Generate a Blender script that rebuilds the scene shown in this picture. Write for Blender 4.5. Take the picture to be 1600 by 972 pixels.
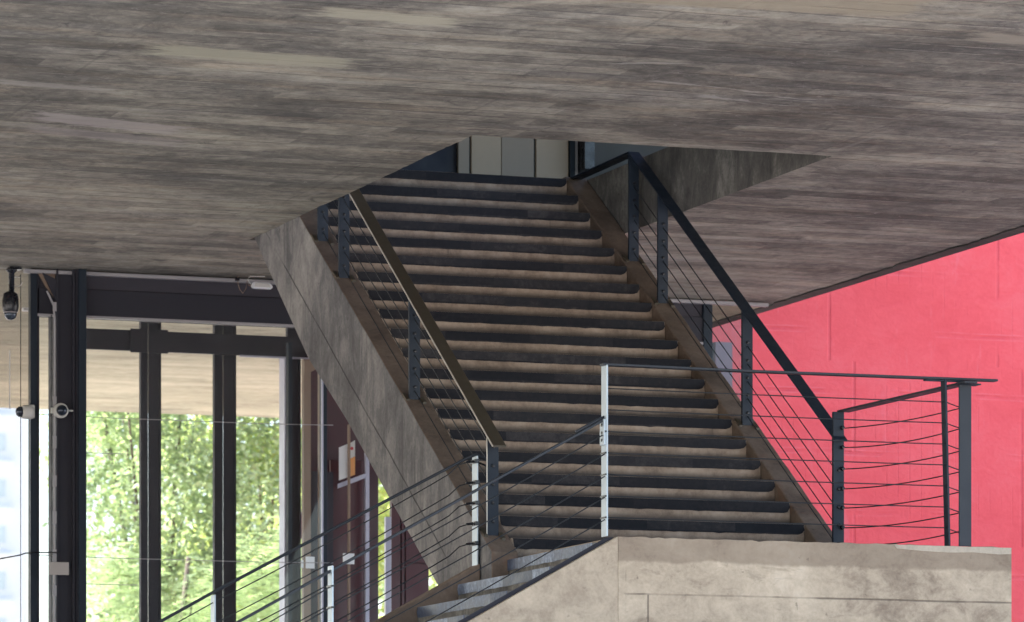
import bpy, bmesh, math, random
from math import sin, cos, radians, pi, sqrt, floor
random.seed(7)
for o in list(bpy.data.objects): bpy.data.objects.remove(o)
S = bpy.context.scene
C = S.collection

# ------------------------------------------------------------------ camera
# metres; z = 0 is the viewer's eye level, the plaza is at z = -1.6
# X runs along the stair treads, Y runs away under the building
cam_d = bpy.data.cameras.new("camera"); cam = bpy.data.objects.new("camera", cam_d); C.objects.link(cam)
cam.location = (0, 0, 0)
cam.rotation_euler = (radians(90), 0, -math.atan(2630/7378))
cam_d.sensor_width = 36; cam_d.lens = 36*7378/1600
cam_d.shift_y = (1414-486)/1600
cam_d.dof.use_dof = True; cam_d.dof.focus_distance = 34.5; cam_d.dof.aperture_fstop = 4.5
cam_d.clip_start = 0.5; cam_d.clip_end = 6000
S.camera = cam
GZ = -1.6

# ------------------------------------------------------------------ world, sun, exposure
SUN_EL, SUN_AZ = 46, -72          # azimuth from +Y towards +X: the sun stands on the left, slightly behind the trees
W = bpy.data.worlds.new("World"); S.world = W; W.use_nodes = True
nt = W.node_tree; bg = nt.nodes['Background']
sky = nt.nodes.new('ShaderNodeTexSky'); sky.sky_type = 'NISHITA'; sky.sun_disc = False
sky.sun_elevation = radians(SUN_EL); sky.sun_rotation = radians(SUN_AZ)
sky.air_density = 1.0; sky.dust_density = 2.5; sky.ozone_density = 1.0
nt.links.new(sky.outputs[0], bg.inputs[0]); bg.inputs[1].default_value = 0.13
sd = bpy.data.lights.new("sun", 'SUN'); sun = bpy.data.objects.new("sun", sd); C.objects.link(sun)
sd.energy = 4.2; sd.angle = radians(0.53); sd.color = (1, .965, .92)
sun.rotation_euler = (radians(90-SUN_EL), 0, radians(180-SUN_AZ))
S.view_settings.view_transform = 'Standard'; S.view_settings.look = 'None'
S.view_settings.exposure = 2.2; S.view_settings.gamma = 1

# ------------------------------------------------------------------ node helper
class G:
    def __init__(s, name):
        s.m = bpy.data.materials.new(name); s.m.use_nodes = True
        s.t = s.m.node_tree; s.b = s.t.nodes['Principled BSDF']; s.o = s.t.nodes['Material Output']
        s.geo = s.t.nodes.new('ShaderNodeNewGeometry'); s.P = s.geo.outputs['Position']
        x = s.n('ShaderNodeSeparateXYZ'); s.l(s.P, x.inputs[0]); s.x, s.y, s.z = x.outputs
    def n(s, k): return s.t.nodes.new(k)
    def l(s, a, b):
        if isinstance(a, bpy.types.NodeSocket): s.t.links.new(a, b)
        else:
            if isinstance(a, tuple) and len(a) == 3 and b.type == 'RGBA': a = a+(1,)
            b.default_value = a
    def M(s, op, a, b=0., c=None, clamp=False):
        n = s.n('ShaderNodeMath'); n.operation = op; n.use_clamp = clamp
        s.l(a, n.inputs[0]); s.l(b, n.inputs[1])
        if c is not None: s.l(c, n.inputs[2])
        return n.outputs[0]
    def vec(s, a, b, c):
        n = s.n('ShaderNodeCombineXYZ'); s.l(a, n.inputs[0]); s.l(b, n.inputs[1]); s.l(c, n.inputs[2]); return n.outputs[0]
    def sc(s, v, k):
        n = s.n('ShaderNodeVectorMath'); n.operation = 'MULTIPLY'; s.l(v, n.inputs[0]); n.inputs[1].default_value = k; return n.outputs[0]
    def noise(s, v, scale=1., det=4., rough=.55, dist=0.):
        n = s.n('ShaderNodeTexNoise'); s.l(v, n.inputs['Vector']); n.inputs['Scale'].default_value = scale
        n.inputs['Detail'].default_value = det; n.inputs['Roughness'].default_value = rough; n.inputs['Distortion'].default_value = dist
        return n.outputs[0]
    def white(s, v):
        n = s.n('ShaderNodeTexWhiteNoise'); n.noise_dimensions = '3D'; s.l(v, n.inputs['Vector']); return n.outputs[0]
    def step(s, f, a, b, lo=0., hi=1.):
        n = s.n('ShaderNodeMapRange'); n.interpolation_type = 'SMOOTHSTEP'; s.l(f, n.inputs[0])
        n.inputs[1].default_value = a; n.inputs[2].default_value = b; n.inputs[3].default_value = lo; n.inputs[4].default_value = hi
        return n.outputs[0]
    def mix(s, f, a, b, mode='MIX'):
        n = s.n('ShaderNodeMix'); n.data_type = 'RGBA'; n.blend_type = mode
        s.l(f, n.inputs[0]); s.l(a, n.inputs[6]); s.l(b, n.inputs[7]); return n.outputs[2]
    def mul(s, col, f):     # colour times a number
        v = s.n('ShaderNodeVectorMath'); v.operation = 'SCALE'; s.l(col[:3] if isinstance(col, tuple) else col, v.inputs[0]); s.l(f, v.inputs['Scale']); return v.outputs[0]
    def ramp(s, f, stops):
        n = s.n('ShaderNodeValToRGB'); s.l(f, n.inputs[0]); e = n.color_ramp.elements
        while len(e) < len(stops): e.new(.5)
        for k, (p, c) in enumerate(stops): e[k].position = p; e[k].color = c+(1,)
        return n.outputs[0]
    def done(s, col, rough=.85, bump=None, bs=.5, bd=.01, metal=0., spec=None):
        s.l(col, s.b.inputs['Base Color']); s.l(rough, s.b.inputs['Roughness']); s.l(metal, s.b.inputs['Metallic'])
        if spec is not None: s.b.inputs['Specular IOR Level'].default_value = spec
        if bump is not None:
            n = s.n('ShaderNodeBump'); n.inputs['Strength'].default_value = bs; n.inputs['Distance'].default_value = bd
            s.l(bump, n.inputs['Height']); s.l(n.outputs[0], s.b.inputs['Normal'])
        return s.m

# ---- soffit: board-marked concrete, boards run along X
def m_soffit():
    g = G('board_marked_soffit')
    warp = g.M('MULTIPLY', g.M('SUBTRACT', g.noise(g.P, .35, 2), .5), .25)
    yy = g.M('ADD', g.y, warp)
    bw = .23
    t = g.M('DIVIDE', yy, bw); bid = g.M('FLOOR', t); fr = g.M('FRACT', t)
    r1 = g.white(g.vec(bid, 3.1, 0))
    seg = g.M('FLOOR', g.M('ADD', g.M('DIVIDE', g.x, 2.1), g.M('MULTIPLY', r1, 9)))
    r2 = g.white(g.vec(bid, seg, 1.7))
    streak = g.noise(g.sc(g.P, (3.2, 5.0, 1)), 1., 9, .76, .7)
    streak2 = g.noise(g.sc(g.P, (8, 9, 1)), 1.2, 7, .78, .9)
    blot = g.noise(g.sc(g.P, (.6, .9, 1)), .9, 6, .62, .8)
    blot2 = g.noise(g.sc(g.P, (1.3, 1.1, 1)), 2.0, 9, .74, 1.4)
    fine = g.noise(g.sc(g.P, (1, 1.2, 1)), 18., 5, .75)
    # big tonal zones of this slab: random darker and paler areas
    zone = g.noise(g.sc(g.P, (.28, .28, 1)), .7, 3, .5, .3)
    v = g.M('ADD', g.M('MULTIPLY', streak, .30), g.M('MULTIPLY', streak2, .30))
    v = g.M('ADD', v, g.M('MULTIPLY', blot, .62)); v = g.M('ADD', v, g.M('MULTIPLY', blot2, .36))
    v = g.M('ADD', v, g.M('MULTIPLY', r2, .115)); v = g.M('ADD', v, g.M('MULTIPLY', fine, .09)); v = g.M('ADD', v, g.M('MULTIPLY', zone, .32))
    col = g.ramp(g.step(v, .82, 1.37), [(0, (.072, .067, .060)), (.3, (.176, .161, .139)), (.55, (.300, .274, .228)), (.78, (.415, .381, .315)), (1, (.575, .535, .445))])
    # warm brown tint and cool grey-violet tint
    tint = g.noise(g.sc(g.P, (.7, 4, 1)), .9, 4, .6)
    col = g.mix(g.step(tint, .5, .68, 0, .5), col, g.mix(1., col, (1.12, .98, .86), 'MULTIPLY'))
    col = g.mix(g.step(tint, .48, .3, 0, .6), col, g.mix(1., col, (.95, .98, 1.08), 'MULTIPLY'))
    # dark joints between some boards, pale laitance on others
    ed = g.M('MINIMUM', fr, g.M('SUBTRACT', 1., fr))
    jm = g.noise(g.sc(g.P, (.9, 7, 1)), 1.3, 4, .6)
    line = g.M('MULTIPLY', g.step(ed, .085, .03), g.step(jm, .45, .56))
    col = g.mix(g.M('MULTIPLY', line, .5), col, (.045, .04, .045))
    lm = g.noise(g.vec(g.M('MULTIPLY', g.x, 1.5), g.M('MULTIPLY', bid, 7.3), 4.4), 1., 4, .6)
    pale = g.M('MULTIPLY', g.step(g.M('ABSOLUTE', g.M('SUBTRACT', fr, .12)), .055, .02), g.step(lm, .52, .62))
    col = g.mix(g.M('MULTIPLY', pale, .55), col, (.50, .45, .40))
    # leached white flecks
    fl = g.noise(g.sc(g.P, (3.4, 4.4, 1)), 1.5, 9, .82, .9)
    col = g.mix(g.step(fl, .585, .68, 0, .62), col, (.48, .44, .41))
    dk = g.noise(g.sc(g.P, (2.2, 2.6, 1)), 1.5, 9, .80, 1.2)
    col = g.mix(g.step(dk, .55, .67, 0, .62), col, (.04, .038, .043))
    # panel joints running away (along Y), broken
    px = g.M('FRACT', g.M('DIVIDE', g.M('ADD', g.x, g.M('MULTIPLY', g.M('SUBTRACT', g.noise(g.P, .9, 2), .5), .10)), 3.05))
    pj = g.M('MULTIPLY', g.step(g.M('ABSOLUTE', g.M('SUBTRACT', px, .62)), .006, .002), g.step(g.noise(g.P, .9, 3), .44, .56))
    col = g.mix(g.M('MULTIPLY', pj, .28), col, (.05, .047, .05))
    pj2 = g.M('MULTIPLY', g.step(g.M('ABSOLUTE', g.M('SUBTRACT', px, .655)), .012, .002), g.step(g.noise(g.P, 1.3, 4), .5, .6))
    col = g.mix(g.M('MULTIPLY', pj2, .22), col, (.42, .39, .36))
    # later mortar repairs of definite shape
    wob = g.M('MULTIPLY', g.M('SUBTRACT', g.noise(g.sc(g.P, (2, 6, 1)), 2.6, 6, .7), .5), .26)
    def patch(cx, cy, hx, hy, slope=0., soft=.07):
        dx = g.M('SUBTRACT', g.M('ABSOLUTE', g.M('SUBTRACT', g.x, cx)), hx)
        dy = g.M('SUBTRACT', g.M('ABSOLUTE', g.M('SUBTRACT', g.M('SUBTRACT', g.y, cy), g.M('MULTIPLY', g.M('SUBTRACT', g.x, cx), slope))), hy)
        d = g.M('MAXIMUM', g.M('MULTIPLY', dx, .45), dy)
        return g.step(g.M('ADD', d, wob), soft, -.02)
    for (cx, cy, hx, hy, sl, c, a) in [
        (8.95, 30.27, .64, .17, .06, (.48, .45, .34), .75), (9.38, 28.62, .40, .13, .1, (.50, .465, .36), .75),
        (11.45, 27.25, .9, .33, -.1, (.37, .315, .23), .75), (13.55, 28.0, .33, .12, .1, (.36, .32, .26), .7),
        (8.75, 33.2, .52, .16, .25, (.52, .46, .45), .6), (8.85, 33.75, .55, .13, .25, (.42, .37, .37), .4),
        (8.0, 31.8, .35, .06, .1, (.5, .46, .42), .5)]:
        col = g.mix(g.M('MULTIPLY', patch(cx, cy, hx, hy, sl), a), col, c)
    sw = g.noise(g.sc(g.P, (1.3, 1.6, 1)), 1.7, 3, .6, 1.6)
    sq = g.M('MULTIPLY', g.step(g.M('ABSOLUTE', g.M('SUBTRACT', sw, .5)), .022, .006), patch(12.6, 30.5, .85, .5, .2, .15))
    col = g.mix(g.M('MULTIPLY', sq, .12), col, (.52, .49, .46))
    def scar(cx, cy, hx, k1, k2, w):
        cv = g.M('ADD', g.M('MULTIPLY', g.M('SINE', g.M('MULTIPLY', g.x, k1)), k2), g.M('MULTIPLY', g.M('SUBTRACT', g.noise(g.P, 2.2, 4, .6), .5), .22))
        d_ = g.M('ABSOLUTE', g.M('SUBTRACT', g.M('SUBTRACT', g.y, cy), cv))
        wn = g.M('MULTIPLY', w, g.step(g.noise(g.P, 3.1, 4, .6), .38, .62, .2, 1.3))
        return g.M('MULTIPLY', g.M('LESS_THAN', d_, wn), g.step(g.M('ABSOLUTE', g.M('SUBTRACT', g.x, cx)), hx, hx-.12))
    for args in ((12.35, 30.25, .62, 2.1, .12, .028), (12.75, 30.72, .5, 3.0, .10, .05), (12.9, 30.45, .35, 4.0, .08, .02), (11.55, 29.6, .3, 3., .1, .02)):
        col = g.mix(g.M('MULTIPLY', scar(*args), .45), col, (.50, .47, .44))
    # beyond the glazing, bounced sunlight is painted in as a warm sandy tone
    bounce = g.step(g.y, 41.0, 41.25)
    sand = g.ramp(g.step(v, .75, 1.36), [(0, (.18, .165, .125)), (.3, (.35, .325, .235)), (.7, (.49, .455, .33)), (1, (.62, .58, .44))])
    col = g.mix(bounce, col, sand)
    h = g.M('ADD', g.M('MULTIPLY', r2, .5), g.M('MULTIPLY', streak, .6)); h = g.M('ADD', h, g.M('MULTIPLY', fine, .25))
    h = g.M('SUBTRACT', h, g.M('MULTIPLY', line, .8))
    return g.done(col, .9, h, .7, .012)

# ---- plain cast concrete with stains
def m_conc(name, stops, sc=(1, 1, 1), lines=None, bump=.5, drip=0., dirt=None, seed=0., topdark=None):
    g = G(name)
    P = g.vec(g.M('ADD', g.x, seed), g.y, g.z)
    a = g.noise(g.sc(P, sc), 1.1, 6, .62, .4); b = g.noise(g.sc(P, sc), 4.5, 7, .7, .6); c = g.noise(P, 38., 4, .7)
    v = g.M('ADD', g.M('MULTIPLY', a, .5), g.M('MULTIPLY', b, .4)); v = g.M('ADD', v, g.M('MULTIPLY', c, .16))
    col = g.ramp(g.step(v, .33, .76), stops)
    pit = g.noise(P, 17., 3, .5)
    col = g.mix(g.step(pit, .68, .76, 0, .55), col, g.mul(stops[0][1], .6))
    if drip:
        d = g.noise(g.sc(P, (9, 9, .7)), 1., 5, .65)
        col = g.mix(g.step(d, .54, .72, 0, drip), col, g.mul(stops[0][1], .8))
        d2 = g.noise(g.sc(P, (13, 13, .9)), 1.3, 4, .6)
        col = g.mix(g.step(d2, .62, .78, 0, drip*.7), col, stops[-1][1])
    if dirt:
        e = g.noise(P, 2.3, 6, .7, .8)
        col = g.mix(g.step(e, .55, .72, 0, .6), col, dirt)
    h = g.M('ADD', g.M('MULTIPLY', b, .5), g.M('MULTIPLY', c, .4))
    if topdark:     # rain-washed grime band under a top edge: z level, depth
        zt, dep = topdark
        wz = g.M('ADD', g.z, g.M('MULTIPLY', g.M('SUBTRACT', g.noise(g.sc(P, (1.5, 1.5, 1.)), 1.6, 5, .6), .5), .10))
        col = g.mix(g.M('MULTIPLY', g.step(wz, zt-dep-.015, zt-dep+.01), .62), col, g.mul(stops[0][1], 1.0))
        nn = g.noise(g.sc(P, (1, 1, 3)), 2.1, 6, .7, 1.)
        col = g.mix(g.step(nn, .56, .70, 0, .5), col, stops[0][1])
    if lines:
        g2 = lines(g)
        col = g.mix(g.M('MULTIPLY', g2, .7), col, g.mul(stops[0][1], .45)); h = g.M('SUBTRACT', h, g2)
    return g.done(col, .88, h, bump, .008)

def land_lines(g):
    j = g.step(g.noise(g.P, 2.7, 3), .38, .55)
    hz = g.M('MULTIPLY', g.step(g.M('ABSOLUTE', g.M('SUBTRACT', g.z, g.M('ADD', 2.16, g.M('MULTIPLY', g.M('SUBTRACT', g.noise(g.P, 1.5, 3), .5), .01)))), .009, .003), g.step(g.x, 11.72, 11.74))
    hz = g.M('MULTIPLY', hz, g.M('ADD', .35, g.M('MULTIPLY', j, .65)))
    v1 = g.M('MULTIPLY', g.step(g.M('ABSOLUTE', g.M('SUBTRACT', g.x, 11.745)), .007, .002), g.step(g.z, 2.40, 2.34))
    v2 = g.M('MULTIPLY', g.step(g.M('ABSOLUTE', g.M('SUBTRACT', g.x, 11.912)), .009, .003), g.step(g.z, 2.17, 2.15))
    return g.M('MAXIMUM', hz, g.M('MAXIMUM', g.M('MULTIPLY', v1, g.M('MULTIPLY', j, .6)), v2))

def m_step():
    g = G('worn_stair_concrete')
    P = g.P
    a = g.noise(g.sc(P, (1, 1, 1.6)), 2.4, 6, .65, .4); c = g.noise(P, 30., 5, .72); b = g.noise(g.sc(P, (1, 1, .5)), 9., 5, .65)
    v = g.M('ADD', g.M('MULTIPLY', a, .5), g.M('ADD', g.M('MULTIPLY', b, .3), g.M('MULTIPLY', c, .25)))
    col = g.ramp(g.step(v, .36, .74), [(0, (.19, .135, .10)), (.45, (.345, .26, .197)), (1, (.48, .38, .30))])
    # contact shade painted at the foot of each riser, ragged edge
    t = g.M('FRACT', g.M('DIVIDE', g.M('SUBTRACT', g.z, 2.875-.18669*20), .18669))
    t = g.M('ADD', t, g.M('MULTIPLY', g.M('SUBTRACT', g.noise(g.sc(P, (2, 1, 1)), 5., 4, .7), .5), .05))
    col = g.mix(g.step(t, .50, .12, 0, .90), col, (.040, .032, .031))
    dr = g.noise(g.sc(P, (22, 1, .8)), 1., 3, .5)
    col = g.mix(g.step(dr, .68, .78, 0, .5), col, (.06, .048, .04))
    return g.done(col, .8, g.M('ADD', g.M('MULTIPLY', b, .5), g.M('MULTIPLY', c, .5)), .5, .006)

def m_nosing(name, base, hi, rough):
    g = G(name)
    a = g.noise(g.P, 3.5, 6, .7, .5); c = g.noise(g.P, 26., 5, .75)
    v = g.M('ADD', g.M('MULTIPLY', a, .6), g.M('MULTIPLY', c, .4))
    cell = g.white(g.vec(g.M('FLOOR', g.M('DIVIDE', g.x, .71)), g.M('FLOOR', g.M('DIVIDE', g.y, .62)), g.M('FLOOR', g.M('DIVIDE', g.z, .187))))
    v = g.M('ADD', v, g.M('MULTIPLY', g.M('SUBTRACT', cell, .5), .22))
    col = g.ramp(g.step(v, .34, .76), [(0, base), (.6, g_mid(base, hi)), (1, hi)])
    return g.done(col, g.step(a, .3, .7, rough, rough+.25), c, .4, .004, spec=.35)
def g_mid(a, b): return tuple((x*2+y)/3 for x, y in zip(a, b))

def m_paint(name, c, rough=.45, metal=0., var=.25, sc=6., rust=0., spec=None):
    g = G(name)
    a = g.noise(g.P, sc, 5, .65, .4); b = g.noise(g.P, sc*9, 3, .6)
    col = g.mul(c+(1,) if False else c, g.M('ADD', 1-var/2, g.M('MULTIPLY', g.M('ADD', g.M('MULTIPLY', a, .7), g.M('MULTIPLY', b, .3)), var)))
    if rust: col = g.mix(g.step(g.noise(g.P, 11, 5, .7), .6, .72, 0, rust), col, (.14, .07, .035))
    return g.done(col, g.step(a, .3, .7, max(.05, rough-.08), min(1, rough+.12)), b, .15, .002, metal=metal, spec=spec)

def m_red():
    g = G('red_painted_concrete')
    a = g.noise(g.P, .7, 4, .55, .3); b = g.noise(g.sc(g.P, (1, 1, 1.6)), 3.4, 6, .65, .8); c = g.noise(g.P, 24, 4, .7)
    v = g.M('ADD', g.M('MULTIPLY', a, .5), g.M('ADD', g.M('MULTIPLY', b, .35), g.M('MULTIPLY', c, .2)))
    col = g.ramp(g.step(v, .34, .74), [(0, (.84, .066, .080)), (.5, (.90, .088, .104)), (1, (.92, .120, .138))])
    # formwork joints under the paint
    zz = g.M('DIVIDE', g.M('ADD', g.z, g.M('MULTIPLY', g.M('SUBTRACT', g.noise(g.P, .8, 3), .5), .05)), .62)
    row = g.M('FLOOR', zz)
    ez = g.M('ABSOLUTE', g.M('SUBTRACT', g.M('FRACT', zz), .5))
    off = g.white(g.vec(g.M('FLOOR', g.M('DIVIDE', row, 3.)), 2.2, 5.))
    xx = g.M('ADD', g.M('DIVIDE', g.x, 1.9), g.M('MULTIPLY', off, .35))
    ex = g.M('ABSOLUTE', g.M('SUBTRACT', g.M('FRACT', xx), .5))
    brk = g.step(g.noise(g.sc(g.P, (1, 1, 1)), 1.3, 4, .6), .44, .66)
    lz = g.M('MULTIPLY', g.step(ez, .028, .010), brk)
    lx = g.M('MULTIPLY', g.step(ex, .012, .004), g.step(g.noise(g.P, 1.2, 4, .6), .40, .52))
    fine = g.M('MULTIPLY', g.step(g.M('ABSOLUTE', g.M('SUBTRACT', g.M('FRACT', g.M('DIVIDE', g.x, .13)), .5)), .06, .02), g.step(g.noise(g.P, 1.4, 3), .52, .6))
    L = g.M('MAXIMUM', lz, g.M('MAXIMUM', lx, g.M('MULTIPLY', fine, .4)))
    col = g.mix(g.M('MULTIPLY', L, .16), col, (.50, .04, .08))
    up = g.M('MULTIPLY', g.step(g.M('ABSOLUTE', g.M('SUBTRACT', ez, .045)), .016, .004), brk)
    col = g.mix(g.M('MULTIPLY', up, .22), col, (.9, .33, .40))
    wash = g.noise(g.sc(g.P, (3, 3, .5)), 2., 6, .7, .5)
    col = g.mix(g.step(wash, .58, .75, 0, .25), col, (.85, .28, .34))
    h = g.M('ADD', g.M('MULTIPLY', b, .6), g.M('MULTIPLY', c, .22)); h = g.M('SUBTRACT', h, g.M('MULTIPLY', L, .35))
    return g.done(col, .55, h, .9, .022)

def m_glass(name, tint=(1, 1, 1), refl=1., veil=0.):
    g = G(name); g.t.nodes.remove(g.b)
    tr = g.n('ShaderNodeBsdfTransparent'); tr.inputs[0].default_value = tint+(1,)
    gl = g.n('ShaderNodeBsdfGlossy'); gl.inputs['Roughness'].default_value = .02
    fr = g.n('ShaderNodeFresnel'); fr.inputs[0].default_value = 1.5
    mx = g.n('ShaderNodeMixShader'); g.l(g.M('MULTIPLY', fr.outputs[0], refl), mx.inputs[0])
    base = tr.outputs[0]
    if veil:  # translucent film that paints glare haze over the view through the glass
        td = g.n('ShaderNodeBsdfTranslucent'); td.inputs[0].default_value = (.85, .88, .86, 1)
        m2 = g.n('ShaderNodeMixShader'); g.l(g.M('MULTIPLY', g.step(g.noise(g.sc(g.P, (1, 1, .5)), 2.5, 5, .6), .3, .7, .6, 1.4), veil), m2.inputs[0])
        g.t.links.new(base, m2.inputs[1]); g.t.links.new(td.outputs[0], m2.inputs[2]); base = m2.outputs[0]
    g.t.links.new(base, mx.inputs[1]); g.t.links.new(gl.outputs[0], mx.inputs[2]); g.t.links.new(mx.outputs[0], g.o.inputs[0])
    return g.m

def m_leaf(name, c1, c2, tr=.5):
    g = G(name)
    a = g.noise(g.P, 1.3, 4, .6); b = g.noise(g.P, 9., 2, .6)
    col = g.ramp(g.step(g.M('ADD', g.M('MULTIPLY', a, .5), g.M('MULTIPLY', b, .5)), .35, .65), [(0, c1), (1, c2)])
    g.l(col, g.b.inputs['Base Color']); g.b.inputs['Roughness'].default_value = .45
    t = g.n('ShaderNodeBsdfTranslucent'); g.l(g.mix(1., col, (1.4, 1.45, 1.05), 'MULTIPLY'), t.inputs[0])
    mx = g.n('ShaderNodeMixShader'); mx.inputs[0].default_value = tr
    g.t.links.new(g.b.outputs[0], mx.inputs[1]); g.t.links.new(t.outputs[0], mx.inputs[2]); g.t.links.new(mx.outputs[0], g.o.inputs[0])
    return g.m

SOFFIT = m_soffit()
def rake_lines(g):
    u = g.M('SUBTRACT', g.z, g.M('MULTIPLY', g.y, .6488))
    u = g.M('ADD', u, g.M('MULTIPLY', g.M('SUBTRACT', g.noise(g.P, .7, 3), .5), .05))
    f = g.M('ABSOLUTE', g.M('ADD', u, 19.07))
    return g.M('MULTIPLY', g.step(f, .014, .004), g.step(g.noise(g.sc(g.P, (1, .6, .6)), 1.2, 4), .40, .55))
SIDE_GREY = m_conc('grey_stringer_concrete', [(0, (.050, .048, .050)), (.4, (.13, .125, .127)), (.7, (.225, .213, .205)), (1, (.34, .325, .30))], (1, 1, .6), drip=.5, dirt=(.07, .066, .068), bump=.9, lines=rake_lines)
BEIGE = m_conc('beige_landing_concrete', [(0, (.23, .172, .125)), (.3, (.45, .36, .265)), (.68, (.60, .49, .365)), (1, (.72, .61, .48))], (1, 1, 1.4), drip=.15, lines=land_lines, topdark=(2.556, .17), bump=.6)
BEIGE2 = m_conc('beige_stringer_concrete', [(0, (.29, .222, .162)), (.4, (.48, .388, .288)), (.75, (.60, .49, .365)), (1, (.70, .59, .46))], (1, 1, 1))
BROWN = m_conc('brown_stair_concrete', [(0, (.080, .055, .040)), (.5, (.165, .118, .088)), (1, (.26, .19, .145))], (1, 1, 1), dirt=(.20, .10, .062))
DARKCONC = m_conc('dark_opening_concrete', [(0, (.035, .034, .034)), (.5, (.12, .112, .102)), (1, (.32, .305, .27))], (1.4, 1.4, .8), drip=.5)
EDGE = m_conc('dark_slab_edge', [(0, (.02, .02, .02)), (.6, (.05, .047, .044)), (1, (.11, .10, .09))])
PATCH = m_conc('pale_mortar', [(0, (.38, .32, .25)), (.5, (.55, .47, .37)), (1, (.65, .57, .46))])
PLAZA = m_conc('plaza_paving', [(0, (.34, .32, .29)), (.5, (.44, .415, .38)), (1, (.52, .49, .45))])
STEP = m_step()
NOSE = m_nosing('dark_nosing_band', (.009, .010, .015), (.060, .055, .058), .75)
NOSE2 = m_nosing('dark_skylit_nosing', (.028, .042, .078), (.34, .41, .54), .30)  # same dark strip, with a blue sky reflection painted into its colour
STEEL = m_paint('dark_blue_grey_steel', (.016, .024, .038), .55, 0, .5, spec=.35)
STEELG = m_paint('slate_painted_steel', (.032, .037, .046), .5, 0, .4, spec=.35)
RAILTOP = m_paint('olive_brown_flat_bar', (.075, .060, .040), .5, .1, .5, rust=.3)
LITEDGE = m_paint('lit_edge_paint', (.60, .55, .48), .4, .2, .4)
GALV = m_paint('galvanised_post', (.50, .575, .63), .42, .25, .35, 9.)
CABLE = m_paint('dark_steel_cable', (.022, .025, .03), .45, .2, .3)
FRAME = m_paint('purple_black_window_steel', (.030, .029, .039), .6, 0, .5, spec=.3)
FRAME2 = m_paint('navy_window_steel', (.012, .020, .032), .5, 0, .5, spec=.3)
HEADER = m_paint('dusty_purple_steel', (.050, .046, .058), .65, 0, .6, 2., spec=.3)
PALESTEEL = m_paint('pale_window_trim', (.36, .34, .35), .5, .1, .3)
WHITEM = m_paint('white_metal', (.78, .78, .80), .4, 0, .1)
LIFT = m_paint('brushed_lift_door', (.50, .40, .30), .6, 0, .2, 2., spec=.2)
LIFT2 = m_paint('bluish_lift_door', (.37, .31, .25), .6, 0, .2, 2., spec=.2)
NAVYWALL = m_paint('navy_lobby_wall', (.014, .018, .035), .6)
MAROON = m_paint('maroon_panel', (.075, .019, .027), .4, 0, .5, 2.5)
MAROOND = m_paint('dark_maroon_frame', (.055, .014, .024), .4, 0, .5, 2.5)
PALEVIO = m_paint('pale_violet_frame', (.44, .44, .54), .4, .1, .2)
TAN = m_paint('tan_door_frame', (.26, .18, .13), .5, 0, .5, 3.)
PLASTIC = m_paint('cream_plastic', (.62, .60, .56), .4, 0, .15)
BLACKP = m_paint('black_plastic', (.012, .013, .018), .25, 0, .2)
PLATE = m_paint('beige_plate', (.42, .37, .34), .5, 0, .15)
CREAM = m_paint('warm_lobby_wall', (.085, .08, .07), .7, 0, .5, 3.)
GLASS = m_glass('clear_window_glass', (.97, .98, .98), .5, .006)
DIMGLASS = m_glass('dimming_tint_glass', (.80, .79, .79), .5, .015)
REDGL = m_glass('hazed_window_glass', (.80, .80, .80), .6)
RED = m_red()
LENS = m_glass('dome_lens', (.10, .13, .18), 2.5)

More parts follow.
